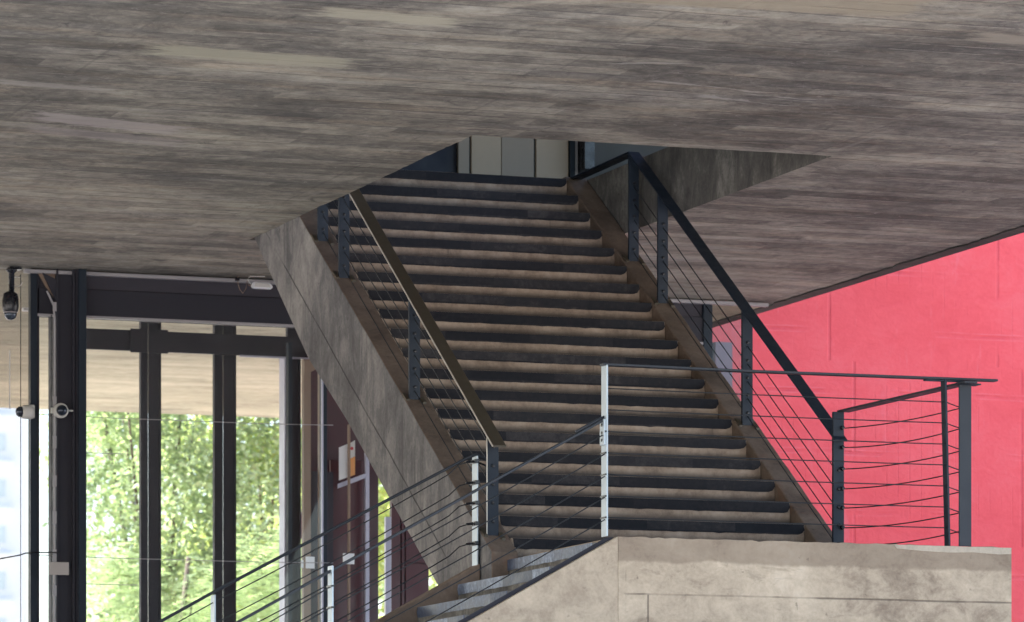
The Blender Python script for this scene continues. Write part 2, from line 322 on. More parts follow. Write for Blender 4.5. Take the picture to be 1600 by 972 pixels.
# ------------------------------------------------------------------ mesh helper
class MB:
    def __init__(s): s.v = []; s.f = []
    def box(s, x0, y0, z0, x1, y1, z1):
        i = len(s.v)
        s.v += [(x0, y0, z0), (x1, y0, z0), (x1, y1, z0), (x0, y1, z0), (x0, y0, z1), (x1, y0, z1), (x1, y1, z1), (x0, y1, z1)]
        s.f += [tuple(i+k for k in q) for q in ((0, 3, 2, 1), (4, 5, 6, 7), (0, 1, 5, 4), (1, 2, 6, 5), (2, 3, 7, 6), (3, 0, 4, 7))]
        return s
    def prism(s, poly, ax, a0, a1):
        """poly in the two other axes (order xyz), extruded along ax"""
        i = len(s.v); n = len(poly)
        def P(p, a):
            q = list(p); q.insert('xyz'.index(ax), a); return tuple(q)
        s.v += [P(p, a0) for p in poly]+[P(p, a1) for p in poly]
        s.f += [tuple(i+k for k in range(n))[::-1], tuple(i+n+k for k in range(n))]
        s.f += [(i+k, i+(k+1) % n, i+n+(k+1) % n, i+n+k) for k in range(n)]
        return s
    def tube(s, pts, r, n=6, r2=None):
        i = len(s.v); m = len(pts)
        for k, p in enumerate(pts):
            a = pts[max(0, k-1)]; b = pts[min(m-1, k+1)]
            d = [b[j]-a[j] for j in range(3)]; L = sqrt(sum(q*q for q in d)) or 1; d = [q/L for q in d]
            u = (0, 0, 1) if abs(d[2]) < .9 else (1, 0, 0)
            e = (d[1]*u[2]-d[2]*u[1], d[2]*u[0]-d[0]*u[2], d[0]*u[1]-d[1]*u[0]); L = sqrt(sum(q*q for q in e)); e = [q/L for q in e]
            w = (d[1]*e[2]-d[2]*e[1], d[2]*e[0]-d[0]*e[2], d[0]*e[1]-d[1]*e[0])
            rr = r if r2 is None else r+(r2-r)*k/(m-1)
            for q in range(n):
                c, t = cos(2*pi*q/n)*rr, sin(2*pi*q/n)*rr
                s.v.append(tuple(p[j]+e[j]*c+w[j]*t for j in range(3)))
        for k in range(m-1):
            for q in range(n): s.f.append((i+k*n+q, i+k*n+(q+1) % n, i+(k+1)*n+(q+1) % n, i+(k+1)*n+q))
        s.f += [tuple(i+q for q in range(n))[::-1], tuple(i+(m-1)*n+q for q in range(n))]
        return s
    def lathe(s, c, prof, ax=2, n=20):
        """prof: (radius, offset along axis)"""
        i = len(s.v); m = len(prof)
        for r, h in prof:
            for q in range(n):
                a, b = cos(2*pi*q/n)*r, sin(2*pi*q/n)*r
                p = [0, 0, 0]; p[ax] = h; p[(ax+1) % 3] = a; p[(ax+2) % 3] = b
                s.v.append(tuple(c[j]+p[j] for j in range(3)))
        for k in range(m-1):
            for q in range(n): s.f.append((i+k*n+q, i+k*n+(q+1) % n, i+(k+1)*n+(q+1) % n, i+(k+1)*n+q))
        s.f += [tuple(i+q for q in range(n))[::-1], tuple(i+(m-1)*n+q for q in range(n))]
        return s
    def mesh(s, name, mats, off=(0, 0, 0), smooth=False, matfn=None):
        me = bpy.data.meshes.new(name)
        me.from_pydata([(x-off[0], y-off[1], z-off[2]) for x, y, z in s.v], [], s.f)
        for m in (mats if isinstance(mats, (list, tuple)) else [mats]): me.materials.append(m)
        bm = bmesh.new(); bm.from_mesh(me); bmesh.ops.recalc_face_normals(bm, faces=bm.faces); bm.to_mesh(me); bm.free()
        if smooth:
            for p in me.polygons: p.use_smooth = True
        if matfn:
            for p in me.polygons: p.material_index = matfn(p.normal, p.center)
        return me

def thing(name, label, cat, loc, group=None):
    o = bpy.data.objects.new(name, None); C.objects.link(o); o.location = loc; o.empty_display_size = .2
    o['label'] = label; o['category'] = cat
    if group: o['group'] = group
    return o
def wpos(o):
    p = [0, 0, 0]
    while o is not None:
        for k in range(3): p[k] += o.location[k]
        o = o.parent
    return tuple(p)
def part(name, mb, mat, parent, bevel=0., smooth=False, matfn=None, label=None):
    me = mb.mesh(name, mat, wpos(parent), smooth, matfn)
    o = bpy.data.objects.new(name, me); C.objects.link(o); o.parent = parent
    if bevel:
        b = o.modifiers.new('b', 'BEVEL'); b.width = bevel; b.segments = 2; b.limit_method = 'ANGLE'; b.angle_limit = radians(40)
    if label: o['label'] = label
    return o
def solo(name, mb, mat, label=None, cat=None, kind=None, loc=(0, 0, 0), bevel=0., smooth=False, group=None, matfn=None):
    me = mb.mesh(name, mat, loc, smooth, matfn); o = bpy.data.objects.new(name, me); C.objects.link(o); o.location = loc
    if label: o['label'] = label
    if cat: o['category'] = cat
    if kind: o['kind'] = kind
    if group: o['group'] = group
    if bevel:
        b = o.modifiers.new('b', 'BEVEL'); b.width = bevel; b.segments = 2; b.limit_method = 'ANGLE'; b.angle_limit = radians(40)
    return o
def share(name, me, parent, loc, bevel=0.):
    o = bpy.data.objects.new(name, me); C.objects.link(o); o.parent = parent; o.location = loc
    if bevel:
        b = o.modifiers.new('b', 'BEVEL'); b.width = bevel; b.segments = 2; b.limit_method = 'ANGLE'; b.angle_limit = radians(40)
    return o

# ------------------------------------------------------------------ ground
solo('ground', MB().box(-3000, -600, GZ-.5, 3000, 5000, GZ), PLAZA, kind='structure')

# ------------------------------------------------------------------ suspended building: slab with stair opening
ZC = 5.66; ZF = 6.24
OX0, OX1, OY0, OY1 = 11.386, 14.262, 32.80, 38.60
bx0, bx1, by0, by1 = -16, 17.36, 24.0, 52.6
bld = thing('suspended_building', 'grey board marked concrete slab of the raised building with a rectangular stair opening', 'building', (OX0, OY0, ZC))
def jag(a, b, n, amp, seed):
    r = random.Random(seed); out = []; w = 0
    for k in range(n+1):
        w = w*.6+r.uniform(-amp, amp)
        if r.random() < .08: w += amp*2*r.choice((-1, 1))
        out.append((a+(b-a)*k/n, w))
    return out
# left portion (its inner edge is the ragged left rim of the opening)
e = [(OX0+w, y) for y, w in jag(OY0, OY1, 90, .004, 1)]
part('slab', MB().prism([(bx0, by0), (OX0, by0)]+e+[(OX0, by1), (bx0, by1)], 'z', ZC, ZF), SOFFIT, bld)
e = [(x, OY0+w) for x, w in jag(OX0, OX1, 60, .004, 2)]
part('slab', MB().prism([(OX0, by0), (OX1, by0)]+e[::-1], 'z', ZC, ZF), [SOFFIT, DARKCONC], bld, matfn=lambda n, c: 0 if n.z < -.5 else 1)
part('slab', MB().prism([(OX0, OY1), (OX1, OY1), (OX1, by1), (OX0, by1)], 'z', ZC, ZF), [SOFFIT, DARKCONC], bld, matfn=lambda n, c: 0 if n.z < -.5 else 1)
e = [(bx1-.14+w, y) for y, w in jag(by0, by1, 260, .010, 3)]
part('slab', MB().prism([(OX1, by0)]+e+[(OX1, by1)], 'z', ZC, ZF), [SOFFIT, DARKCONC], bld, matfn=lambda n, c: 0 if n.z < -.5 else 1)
# drip edge along the free edge, dark
e2 = [(bx1-.14+w, y) for y, w in jag(by0, by1, 260, .010, 3)]
part('drip_edge', MB().prism(e2+[(bx1, by1), (bx1, by0)], 'z', ZC-.014, ZF+.6), EDGE, bld)
# storey above: roof, outer walls with ribbon windows; unseen sides left open to light the lift doors
part('roof', MB().box(bx0, by0, 9.6, bx1, by1, 10.2), DARKCONC, bld)
part('wall', MB().box(bx0, by1-.2, ZF, bx1-.003, by1, 9.6), DARKCONC, bld)
part('wall', MB().box(bx0, by0+.2, ZF, bx0+.2, by1-.2, 9.6), DARKCONC, bld)
part('lobby_wall', MB().box(8.0, 41.22, ZF, 17.1, 41.3, 9.6), NAVYWALL, bld)
part('lobby_wall', MB().box(8.0, 41.0, ZF, 14.07, 41.2, 9.6), NAVYWALL, bld)
part('lobby_wall', MB().box(15.23, 41.0, ZF, 17.1, 41.2, 9.6), CREAM, bld)
part('lobby_wall', MB().box(9.9, 38.6, ZF, 10.1, 41.0, 9.6), NAVYWALL, bld)
for x in range(-14, 17, 2):
    part('window_mullion', MB().box(x, by0+.05, ZF+.7, x+.07, by0+.15, 9.6), FRAME, bld)
part('parapet', MB().box(bx0+.2, by0, ZF, bx1-.003, by0+.15, ZF+.7), DARKCONC, bld)

lift = thing('lift_doors', 'pale metal lift doors at the top of the upper staircase', 'lift door', (14.07, 40.98, ZF))
for a, b, m in ((14.072, 14.178, LIFT2), (14.200, 14.487, LIFT), (14.493, 14.808, LIFT2), (14.832, 15.148, LIFT)):
    part('door_panel', MB().box(a, 40.94, ZF, b, 40.985, 8.6), m, lift, .004)
part('door_frame', MB().box(15.152, 40.90, ZF, 15.20, 40.99, 8.7), FRAME2, lift)
part('door_frame', MB().box(14.178, 40.975, ZF, 14.200, 40.99, 8.6), BLACKP, lift)
part('door_frame', MB().box(14.808, 40.975, ZF, 14.832, 40.99, 8.6), BLACKP, lift)
part('edge_strip', MB().box(15.20, 40.90, ZF, 15.225, 40.99, 8.6), PALESTEEL, lift)
solo('wall_cabinet', MB().box(15.235, 40.75, 6.78, 15.335, 40.98, 8.2), BLACKP, 'dark box mounted on the pale wall right of the lift doors', 'cabinet', loc=(15.28, 40.98, 6.78), bevel=.005)

# ------------------------------------------------------------------ upper staircase
TR, RI = .28776, .18669
Y0, Z0 = 32.85, 2.875
def stz(Y): return .6488*(Y-34)+3.61
XL0, XL1, XR0, XR1 = 11.390, 11.597, 14.060, 14.256
st = thing('upper_staircase', 'brown concrete upper staircase with dark step edges rising into the opening in the slab', 'staircase', (XL0, 32.27, 2.556))
def stair_step(mesh_seed):
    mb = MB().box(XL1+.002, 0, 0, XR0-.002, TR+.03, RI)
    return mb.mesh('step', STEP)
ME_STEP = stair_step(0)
def nosing_mesh(seed, w0, w1, hgt):
    r = random.Random(seed); n = 46; lo = []
    for k in range(n+1):
        t = k/n; x = w0+(w1-w0)*t
        z = RI-hgt+r.uniform(-.0014, .0014)+.001*sin(t*9+seed)
        if r.random() < .07: z += r.uniform(-.006, .006)
        lo.append((x, z))
    end = [(w1+.0, RI-hgt*.55), (w1-.006, RI-hgt*.25)] if seed % 2 else [(w1, RI-hgt*.5)]
    lo[-1] = (w1-.02, lo[-1][1]+.012); lo[0] = (w0+.015, lo[0][1]+.01)
    top = [(w1-.004, RI-.003), (w0+.004, RI-.003)]
    return MB().prism(lo+end+top, 'y', -.005, .0).mesh('nosing_strip', NOSE)
ME_NOSE = [nosing_mesh(s, XL1+.012, XR0-.006, .078+.003*(s % 3)) for s in range(5)]
base = st.location
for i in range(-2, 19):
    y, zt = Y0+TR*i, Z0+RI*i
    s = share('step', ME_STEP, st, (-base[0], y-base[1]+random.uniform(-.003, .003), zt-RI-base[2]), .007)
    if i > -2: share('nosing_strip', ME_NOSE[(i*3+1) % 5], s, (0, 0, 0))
# stringers: solid raked beams; the left one's outer face is grey, its top worn brown
yb, yt = 32.40, 38.595
def rake(y0, y1, dz_top, seed):
    r = random.Random(seed); n = 50
    top = [(y0+(y1-y0)*k/n, min(6.262, stz(y0+(y1-y0)*k/n)+dz_top)+r.uniform(-.004, .004)) for k in range(n+1)]
    return top
def stringer(x0, x1, seed, mats, fn):
    top = rake(yb, yt, 0, seed)
    bot = [(yt, 5.75), (38.489, 5.671), (36.92, 4.468), (35.89, 3.868), (34.90, 3.222), (33.64, 2.415), (33.05, 2.05), (yb, 2.05)]
    return part('stringer', MB().prism(top+bot, 'x', x0, x1), mats, st, .01, matfn=fn)
stringer(XL0, XL1, 4, [SIDE_GREY, BROWN], lambda n, c: 0 if n.x < -.5 else 1)
stringer(XR0, XR1, 5, [BROWN, SIDE_GREY], lambda n, c: 0)
part('soffit_slab', MB().prism([(yt, 5.9), (yt, 5.77), (38.489, 5.685), (36.92, 4.48), (35.89, 3.878), (33.64, 2.43), (33.6, 2.6), (35.9, 4.3)], 'x', XL1, XR0), SIDE_GREY, st)

part('top_landing', MB().box(XL1+.002, 38.06, 5.95, XR0-.002, 38.60, 6.234), BROWN, st)

# ------------------------------------------------------------------ landing
ld = thing('stair_landing', 'beige concrete landing block with a grimy top band between the two flights', 'landing', (11.69, 30.6, GZ))
def bump_prof(a, b, n, z, amp, seed):
    r = random.Random(seed); return [(a+(b-a)*k/n, z+r.uniform(-amp, amp)-(amp*2.5 if r.random() < .08 else 0)) for k in range(n+1)]
part('landing_slab', MB().prism([(11.69, 1.35)]+[(14.7, 1.35)]+bump_prof(14.7, 11.69, 60, 2.556, .0035, 8), 'y', 30.60, 33.30), [BEIGE, BROWN], ld, .003, matfn=lambda n, c: 1 if n.z > .5 else 0)
part('support_wall', MB().box(12.4, 31.2, GZ, 14.0, 32.7, 1.35), BEIGE, ld)
# thin lighter repair along the top right edge
part('mortar_patch', MB().prism([(13.78, 2.552), (13.80, 2.525), (14.0, 2.512), (14.2, 2.506), (14.4, 2.512), (14.6, 2.502), (14.694, 2.508), (14.694, 2.552)], 'y', 30.594, 30.60), PATCH, ld)

# ------------------------------------------------------------------ lower staircase (rises to the right)
lo = thing('lower_staircase', 'concrete lower staircase with blue grey step edges climbing right to the landing', 'staircase', (4.2, 31.8, GZ))
lb = wpos(lo)
def nose(X): return 2.556+(X-11.683)*.56
LT, LR = .313, .1735
ys0, ys1 = 30.655, 32.615
ME_LS = MB().box(0, ys0, 0, LT+.03, ys1, LR).mesh('step', DARKCONC)
def side_nose(seed):
    r = random.Random(seed); n = 22; lo_ = []
    for k in range(n+1): lo_.append((ys0+.004+(ys1-.03-ys0)*k/n, LR-.080+r.uniform(-.003, .003)))
    return MB().prism(lo_+[(ys1-.006, LR-.04), (ys1-.012, LR-.003), (ys0+.004, LR-.003)], 'x', -.006, 0).mesh('nosing_strip', NOSE2)
ME_LN = [side_nose(20+s) for s in range(3)]
for i in range(0, 24):
    x, zt = 11.52-LT*i, 2.515-LR*i
    s = share('step', ME_LS, lo, (x-lb[0], -lb[1], zt-LR-lb[2]), .006)
    share('nosing_strip', ME_LN[i % 3], s, (0, 0, 0))
xe = 4.15
part('shade_strip', MB().prism([(xe, nose(xe)-.1), (11.688, 2.45), (11.688, 2.552), (11.62, 2.552), (xe, nose(xe)+.040)], 'y', 30.6522, 30.6545), FRAME, lo)  # added dark strip, paints the shaded step sides along the rake
part('stringer', MB().prism([(xe, nose(xe)), (11.688, 2.556), (11.688, 1.35), (11.2, 1.1), (xe+2.2, GZ), (xe, GZ)], 'y', 30.60, 30.652), BEIGE2, lo, .002)
part('stringer', MB().prism([(xe, nose(xe)+.12), (11.382, nose(11.382)+.112), (11.382, 1.5), (xe+2.2, GZ), (xe, GZ)], 'y', 32.62, 32.76), BROWN, lo, .008)

# ------------------------------------------------------------------ railings
def flatbar(name, path, w, t, mat, parent, axis='x', bevel=.003, matfn=None):
    """flat bar following path; w wide along axis, t thick vertically"""
    mb = MB(); n = len(path); v = mb.v
    for p in path:
        for a, b in ((-w/2, -t), (w/2, -t), (w/2, 0), (-w/2, 0)):
            v.append((p[0]+a, p[1], p[2]+b) if axis == 'x' else (p[0], p[1]+a, p[2]+b))
    for k in range(n-1):
        for q in range(4): mb.f.append((k*4+q, k*4+(q+1) % 4, k*4+4+(q+1) % 4, k*4+4+q))
    mb.f += [(0, 1, 2, 3), tuple((n-1)*4+q for q in (3, 2, 1, 0))]
    return part(name, mb, mat, parent, bevel, matfn=matfn)
def cable(parent, pts, r=.0045, sag=0., n=14, mat=None):
    P = []
    for k in range(len(pts)-1):
        a, b = pts[k], pts[k+1]
        for j in range(n if k < len(pts)-2 else n+1):
            t = j/n; s_ = -4*sag*t*(1-t)
            P.append(tuple(a[q]+(b[q]-a[q])*t+(s_ if q == 2 else 0) for q in range(3)))
    return part('cable', MB().tube(P, r, 5), mat or CABLE, parent, smooth=True)
def post(parent, x, y, z0, z1, wx, wy, mat, bolts=(), lean=0., foot=True, bevel=.003):
    mb = MB(); mb.v = [(x-wx/2, y-wy/2, z0), (x+wx/2, y-wy/2, z0), (x+wx/2, y+wy/2, z0), (x-wx/2, y+wy/2, z0),
                       (x-wx/2+lean, y-wy/2, z1), (x+wx/2+lean, y-wy/2, z1), (x+wx/2+lean, y+wy/2, z1), (x-wx/2+lean, y+wy/2, z1)]
    mb.f = [(0, 3, 2, 1), (4, 5, 6, 7), (0, 1, 5, 4), (1, 2, 6, 5), (2, 3, 7, 6), (3, 0, 4, 7)]
    p = part('post', mb, mat, parent, bevel)
    if bolts:
        for zb in bolts:
            part('bolt', MB().lathe((x+lean*.5, y-wy/2, zb), [(.0, -.016), (.011, -.014), (.013, -.004), (.013, .0)], 1, 8), BLACKP, p)
    return p
def stair_rail(name, label, X, zoff, ys, top_end, matrail, edge, z_top_post=.82, low=None):
    t = thing(name, label, 'railing', (X, ys[0], stz(ys[0])))
    hs = (.07, .21, .345, .48, .62)
    for k, y in enumerate(ys):
        zt = stz(y)+((zoff if zoff > .85 else .742+.027*(y-32.5))-.012)
        z0 = stz(y)-.06
        if k == 0 and low: z0, zt = low
        p = post(t, X, y, z0, zt, .088, .030, STEEL, [stz(y)+h+.02 for h in hs])
        # angled foot bracket with two fixing lugs
        part('foot_bracket', MB().prism([(y-.035, stz(y)-.035), (y+.06, stz(y)+.03), (y+.06, stz(y)+.052), (y-.035, stz(y)-.01)], 'x', X-.078, X-.046), RAILTOP, p)
        part('foot_bracket', MB().prism([(y-.075, stz(y)-.055), (y-.0, stz(y)-.005), (y-.0, stz(y)+.02), (y-.075, stz(y)-.03)], 'x', X+.046, X+.076), RAILTOP, p)
    zf = lambda y: zoff if not low or low[1] > 3.5 else .742+.027*(y-32.5)
    path = [(X, y, stz(y)+zf(y)) for y in ((ys[0]-.06) if zoff > .85 else 32.46, ys[-1])]
    if low is None or name == 'left': pass
    path += top_end
    flatbar('handrail', path, .104, .016, matrail, t)
    if edge: part('lit_edge', MB().tube([(X-.054, path[0][1], path[0][2]-.008), (X-.054, path[1][1], path[1][2]-.008)], .0062, 6), LITEDGE, t)  # pale strip painting the light on the handrail's left edge
    for h in hs:
        cable(t, [(X, y, stz(y)+h) for y in ys], .0042, .004)
    return t
YS = (32.53, 34.34, 36.14, 36.76)
rl = stair_rail('stair_railing', 'dark steel railing on the left edge of the upper staircase with an olive handrail', 11.475, .815, (32.62, 34.43, 36.22, 36.79), [(11.475, 38.6, stz(36.79)+.84)], RAILTOP, True, low=(2.40, 3.42))
part('lit_post_edge', MB().box(11.424, 32.600, 2.60, 11.4305, 32.606, 3.42), LITEDGE, rl)  # pale strip painting the light on the post's left face
rr = stair_rail('stair_railing', 'dark blue steel railing on the right edge of the upper staircase against the red wall', 14.16, .905, (32.46, 34.24, 36.05, 36.71), [(14.16, 38.9, stz(36.71)+.88)], STEEL, False, low=(2.50, 3.688))

# landing railing: front run plus the return along its right edge
lr = thing('landing_railing', 'grey steel railing with wire cables round the front and right edges of the landing', 'railing', (14.34, 30.6, 2.556))
fz = (3.583, 3.434, 3.283, 3.135, 2.985, 2.835, 2.687)
flatbar('handrail', [(11.585, 30.65, 3.757), (12.6, 30.65, 3.752), (14.60, 30.65, 3.757)], .075, .016, STEELG, lr, 'y')
flatbar('handrail', [(14.335, 30.50, 3.722), (14.205, 32.47, 3.702)], .10, .014, STEELG, lr)
post(lr, 14.343, 30.62, 2.556, 3.708, .095, .016, STEELG, ())
post(lr, 14.225, 30.66, 2.556, 3.741, .016, .075, STEEL, (), lean=-.03)
for z in fz:
    cable(lr, [(11.62, 30.655, z+.003), (14.21, 30.655, z), (14.375, 30.64, z-.05)], .0042, .003)
for k, z in enumerate((3.568, 3.423, 3.262, 3.114, 2.970, 2.822, 2.69)):
    cable(lr, [(14.215, 32.45, z), (14.343, 30.63, z-.018)], .0046, .022+.012*random.random())
    part('cable_fitting', MB().lathe((14.185, 32.44, z), [(.0, -.03), (.012, -.028), (.016, -.01), (.016, .01)], 1, 10), BLACKP, lr)
part('corner_plate', MB().box(14.04, 30.63, 3.728, 14.34, 30.67, 3.738), STEEL, lr)
part('corner_plate', MB().box(14.30, 30.58, 3.706, 14.45, 30.68, 3.716), STEEL, lr)

# lower flight, front railing
lf = thing('lower_stair_railing', 'front railing of the lower staircase with bright galvanised posts and sloping cables', 'railing', (11.6, 30.66, 2.556), 'railings of the lower staircase')
p0 = post(lf, 11.612, 30.66, 2.556, 3.745, .012, .105, GALV)
part('joint_plate', MB().box(11.590, 30.615, 3.19, 11.605, 30.70, 3.37), GALV, p0, .003)
for zz in (3.33, 3.275, 3.225):
    part('bolt_hole', MB().lathe((11.588, 30.655, zz), [(.011, -.003), (.011, .002)], 0, 10), BLACKP, p0)
for z in fz[2:]:
    part('cable_clip', MB().box(11.597, 30.608, z-.006, 11.627, 30.713, z+.006), BLACKP, p0)
def dzf(X): return nose(X)
xs = [11.612, 9.62, 7.63, 5.64]
for x in xs[1:]:
    pp = post(lf, x, 30.66, nose(x)-.02, nose(x)+.905, .012, .10, GALV)
    for h in (.19, .345, .49, .645, .79):
        part('cable_clip', MB().box(x-.014, 30.605, nose(x)+h-.03, x+.014, 30.714, nose(x)+h-.018), BLACKP, pp)
flatbar('handrail', [(11.61, 30.66, nose(11.61)+.895-.03), (5.5, 30.66, nose(5.5)+.915)], .05, .020, STEELG, lf, 'y')
part('handrail_elbow', MB().tube([(11.61, 30.66, 3.385), (11.56, 30.66, 3.365), (11.50, 30.66, 3.33), (11.40, 30.66, 3.275)], .014, 6), STEELG, lf, smooth=True)
for h in (.785, .645, .49, .345, .19):
    pts = [(11.61, 30.645, nose(11.61)+h-.03)]+[(x, 30.645, nose(x)+h-.02) for x in xs[1:]]
    cable(lf, pts, .0045, .012)
# lower flight, rear railing
lrr = thing('lower_stair_railing', 'rear railing of the lower staircase, its galvanised end post beside the left stringer', 'railing', (11.36, 32.69, 2.48), 'railings of the lower staircase')
YR = 32.69
p1 = post(lrr, 11.366, YR, 2.47, 3.288, .010, .115, GALV)
hr = (.862, .707, .557, .406, .261)
for h in hr:
    z = nose(11.366)+h+.008
    part('cable_clamp', MB().box(11.345, YR-.065, z-.015, 11.379, YR+.065, z+.015), BLACKP, p1, .003)
    part('cable_end', MB().tube([(11.29, YR-.01, z-.006), (11.35, YR-.01, z)], .010, 6), BLACKP, p1)
xr = [11.366, 9.373, 7.38]
for x in xr[1:]:
    post(lrr, x, YR, nose(x)+.08, nose(x)+.965, .012, .10, GALV)
part('handrail', MB().tube([(11.47, YR, 3.262), (11.375, YR, 3.302), (11.30, YR, 3.272), (9.37, YR, nose(9.37)+.985), (5.4, YR, nose(5.4)+1.0)], .0115, 8), STEELG, lrr, smooth=True)
for h in hr:
    P0 = (11.30, YR-.01, nose(11.366)+h)
    P1 = (11.16, YR-.01, nose(11.16)+h+.025)
    P2 = (9.37, YR-.01, nose(9.37)+h+.05)
    pts = [P0, (11.24, YR-.01, P0[2]-.018)]+[tuple(P1[q]+(P2[q]-P1[q])*t-(4*.02*t*(1-t) if q == 2 else 0) for q in range(3)) for t in [k/14 for k in range(15)]]+[(5.4, YR-.01, nose(5.4)+h+.06)]
    part('cable', MB().tube(pts, .0045, 5), CABLE, lrr, smooth=True)
part('link_bar', MB().tube([(11.37, YR, 3.25), (11.47, 32.62, 3.20)], .008, 6), BLACKP, lrr)

# ------------------------------------------------------------------ red wall
solo('red_pier', MB().box(17.50, 44.5, GZ, 40, 46.2, 14), RED, 'huge red painted concrete pier beyond the right edge of the slab', 'wall', loc=(17.5, 44.5, GZ), bevel=.03)

# ------------------------------------------------------------------ glazed pavilion under the slab
gp = thing('glazed_pavilion', 'dark steel framed glass pavilion under the slab behind the staircases', 'pavilion', (10.1, 41.05, GZ))
YN = 41.05; YF = 44.0
part('head_trim', MB().box(10.0, 40.93, 5.615, 17.15, 41.0, 5.648), PALESTEEL, gp, .006)
part('header_beam', MB().box(10.13, 41.02, 5.50, 16.52, 41.16, ZC-.004), HEADER, gp, .004)
part('header_beam', MB().box(10.13, 41.0, 5.252, 16.52, 41.18, 5.497), FRAME, gp, .004)
part('header_lip', MB().box(10.13, 40.985, 5.240, 16.52, 41.0, 5.262), PALESTEEL, gp)
part('corner_mullion', MB().box(10.065, 40.99, GZ, 10.125, 41.07, ZC-.002), FRAME2, gp, .004)
part('corner_mullion', MB().box(10.128, 41.00, GZ, 10.150, 41.10, ZC-.003), FRAME, gp, .003)
# big H column
hc = part('column', MB().box(10.305, 40.95, GZ, 10.47, 40.975, ZC-.002).box(10.43, 40.90, GZ, 10.455, 41.25, ZC-.003).box(10.285, 40.92, GZ, 10.303, 41.22, ZC-.003), FRAME, gp, .004)
part('column_flange', MB().box(10.475, 40.86, GZ, 10.545, 40.93, ZC-.001), FRAME2, hc, .004)
part('column_flange', MB().box(10.462, 40.90, GZ, 10.472, 40.96, ZC-.002), HEADER, hc)
part('gusset', MB().prism([(10.13, 5.62), (10.30, 5.62), (10.30, 5.38), (10.20, 5.50)], 'y', 40.97, 40.985), TAN, gp)
part('gusset', MB().prism([(10.30, 5.56), (10.16, 5.62), (10.29, 5.36)], 'y', 40.93, 40.945), FRAME, gp)
cd = part('conduit', MB().tube([(10.20, 40.93, 5.46), (10.262, 40.93, 5.33), (10.272, 40.93, 5.2), (10.262, 40.93, GZ)], .010, 6), PALESTEEL, gp)
part('conduit', MB().tube([(10.292, 40.93, 5.44), (10.292, 40.93, GZ)], .006, 6), PALESTEEL, gp)
for z0, z1 in ((5.28, 5.36), (4.44, 4.52), (4.06, 4.17), (3.72, 3.82), (3.39, 3.50), (3.05, 3.16), (2.75, 2.84)):
    part('conduit_saddle', MB().box(10.252, 40.915, z0, 10.285, 40.925, z1), PALESTEEL, cd)
# far frame
for x, w in ((11.88, .203), (12.615, .219), (13.352+.0, .136)):
    f = part('mullion', MB().box(x, YF-.050, GZ, x+.022, YF+.02, ZC-.004).box(x+.022, YF-.042, GZ, x+w-.022, YF+.0, ZC-.004).box(x+w-.022, YF-.050, GZ, x+w, YF+.02, ZC-.004), FRAME, gp, .003)
part('mullion_edge', MB().box(13.312, YF-.08, GZ, 13.349, YF+.1, 5.36), PALEVIO, gp)
part('splice_plate', MB().box(11.76, YF-.12, 5.302, 12.13, YF-.102, 5.528), FRAME, gp)
part('transom_beam', MB().box(11.0, YF-.10, 5.318, 16.4, YF-.055, 5.516), FRAME, gp, .004)
part('transom_lip', MB().box(12.85, YF-.12, 5.300, 14.1, YF-.102, 5.318), PALEVIO, gp)
part('lamp_batten', MB().box(10.6, YF-.55, 5.60, 13.2, YF-.49, 5.63), WHITEM, gp)
# glass panes and their joints
for a, b in ((10.15, 10.285), (10.55, 11.17), (11.171, 11.87), (11.871, 12.80)):
    part('glass_pane', MB().box(a, 41.075, GZ+.05, b, 41.083, 5.25), GLASS, gp)
part('glass_pane', MB().box(6.5, 40.99, GZ+.05, 10.063, 40.998, ZC-.01), DIMGLASS, gp)  # tinted pane added left of the corner to dim the soffit behind
for z in (4.372, 3.118):
    cable(gp, [(10.13, 41.04, z), (11.5, 41.04, z-.01), (12.9, 41.04, z-.004)], .0035, .006, mat=PALESTEEL)
for a, b, z in ((10.56, 10.95, 4.045), (10.56, 11.06, 2.872)):
    cable(gp, [(a, 41.04, z), (b, 41.04, z)], .0035, .003, mat=PALESTEEL)
for x, z1 in ((9.966, 5.6), (10.245, 5.25)):
    part('drop_wire', MB().tube([(x, 40.95, z1), (x, 40.95, GZ)], .0035, 5), BLACKP, gp)
part('drop_wire', MB().tube([(9.866, 40.95, 4.92), (9.866, 40.95, 4.40)], .006, 5), PLASTIC, gp)
part('drop_wire', MB().tube([(9.6, 40.90, 3.03), (9.94, 40.90, 3.10), (10.0, 40.90, 3.12), (10.13, 40.90, 3.13), (10.3, 40.86, 3.13)], .006, 5), BLACKP, gp)
# right-hand corner of the pavilion, seen between the cables
part('corner_column', MB().box(16.51, 40.98, GZ, 16.60, 41.2, ZC-.002), FRAME2, gp, .004)
part('panel', MB().box(15.4, 41.01, 3.6, 16.505, 41.03, 5.24), HEADER, gp)
part('glass_pane', MB().box(16.60, 41.09, GZ, 16.955, 41.10, ZC-.01), REDGL, gp)
part('mullion', MB().box(17.855, 44.0, GZ, 18.04, 44.2, ZC), m_paint('mauve_mullion', (.20, .13, .17), .4, 0, .4), gp, .004)
part('mullion', MB().box(17.80, 44.05, GZ, 17.852, 44.2, ZC-.002), MAROOND, gp, .004)
part('end_mullion', MB().box(16.956, 41.06, GZ, 16.968, 41.12, ZC-.01), PALESTEEL, gp)

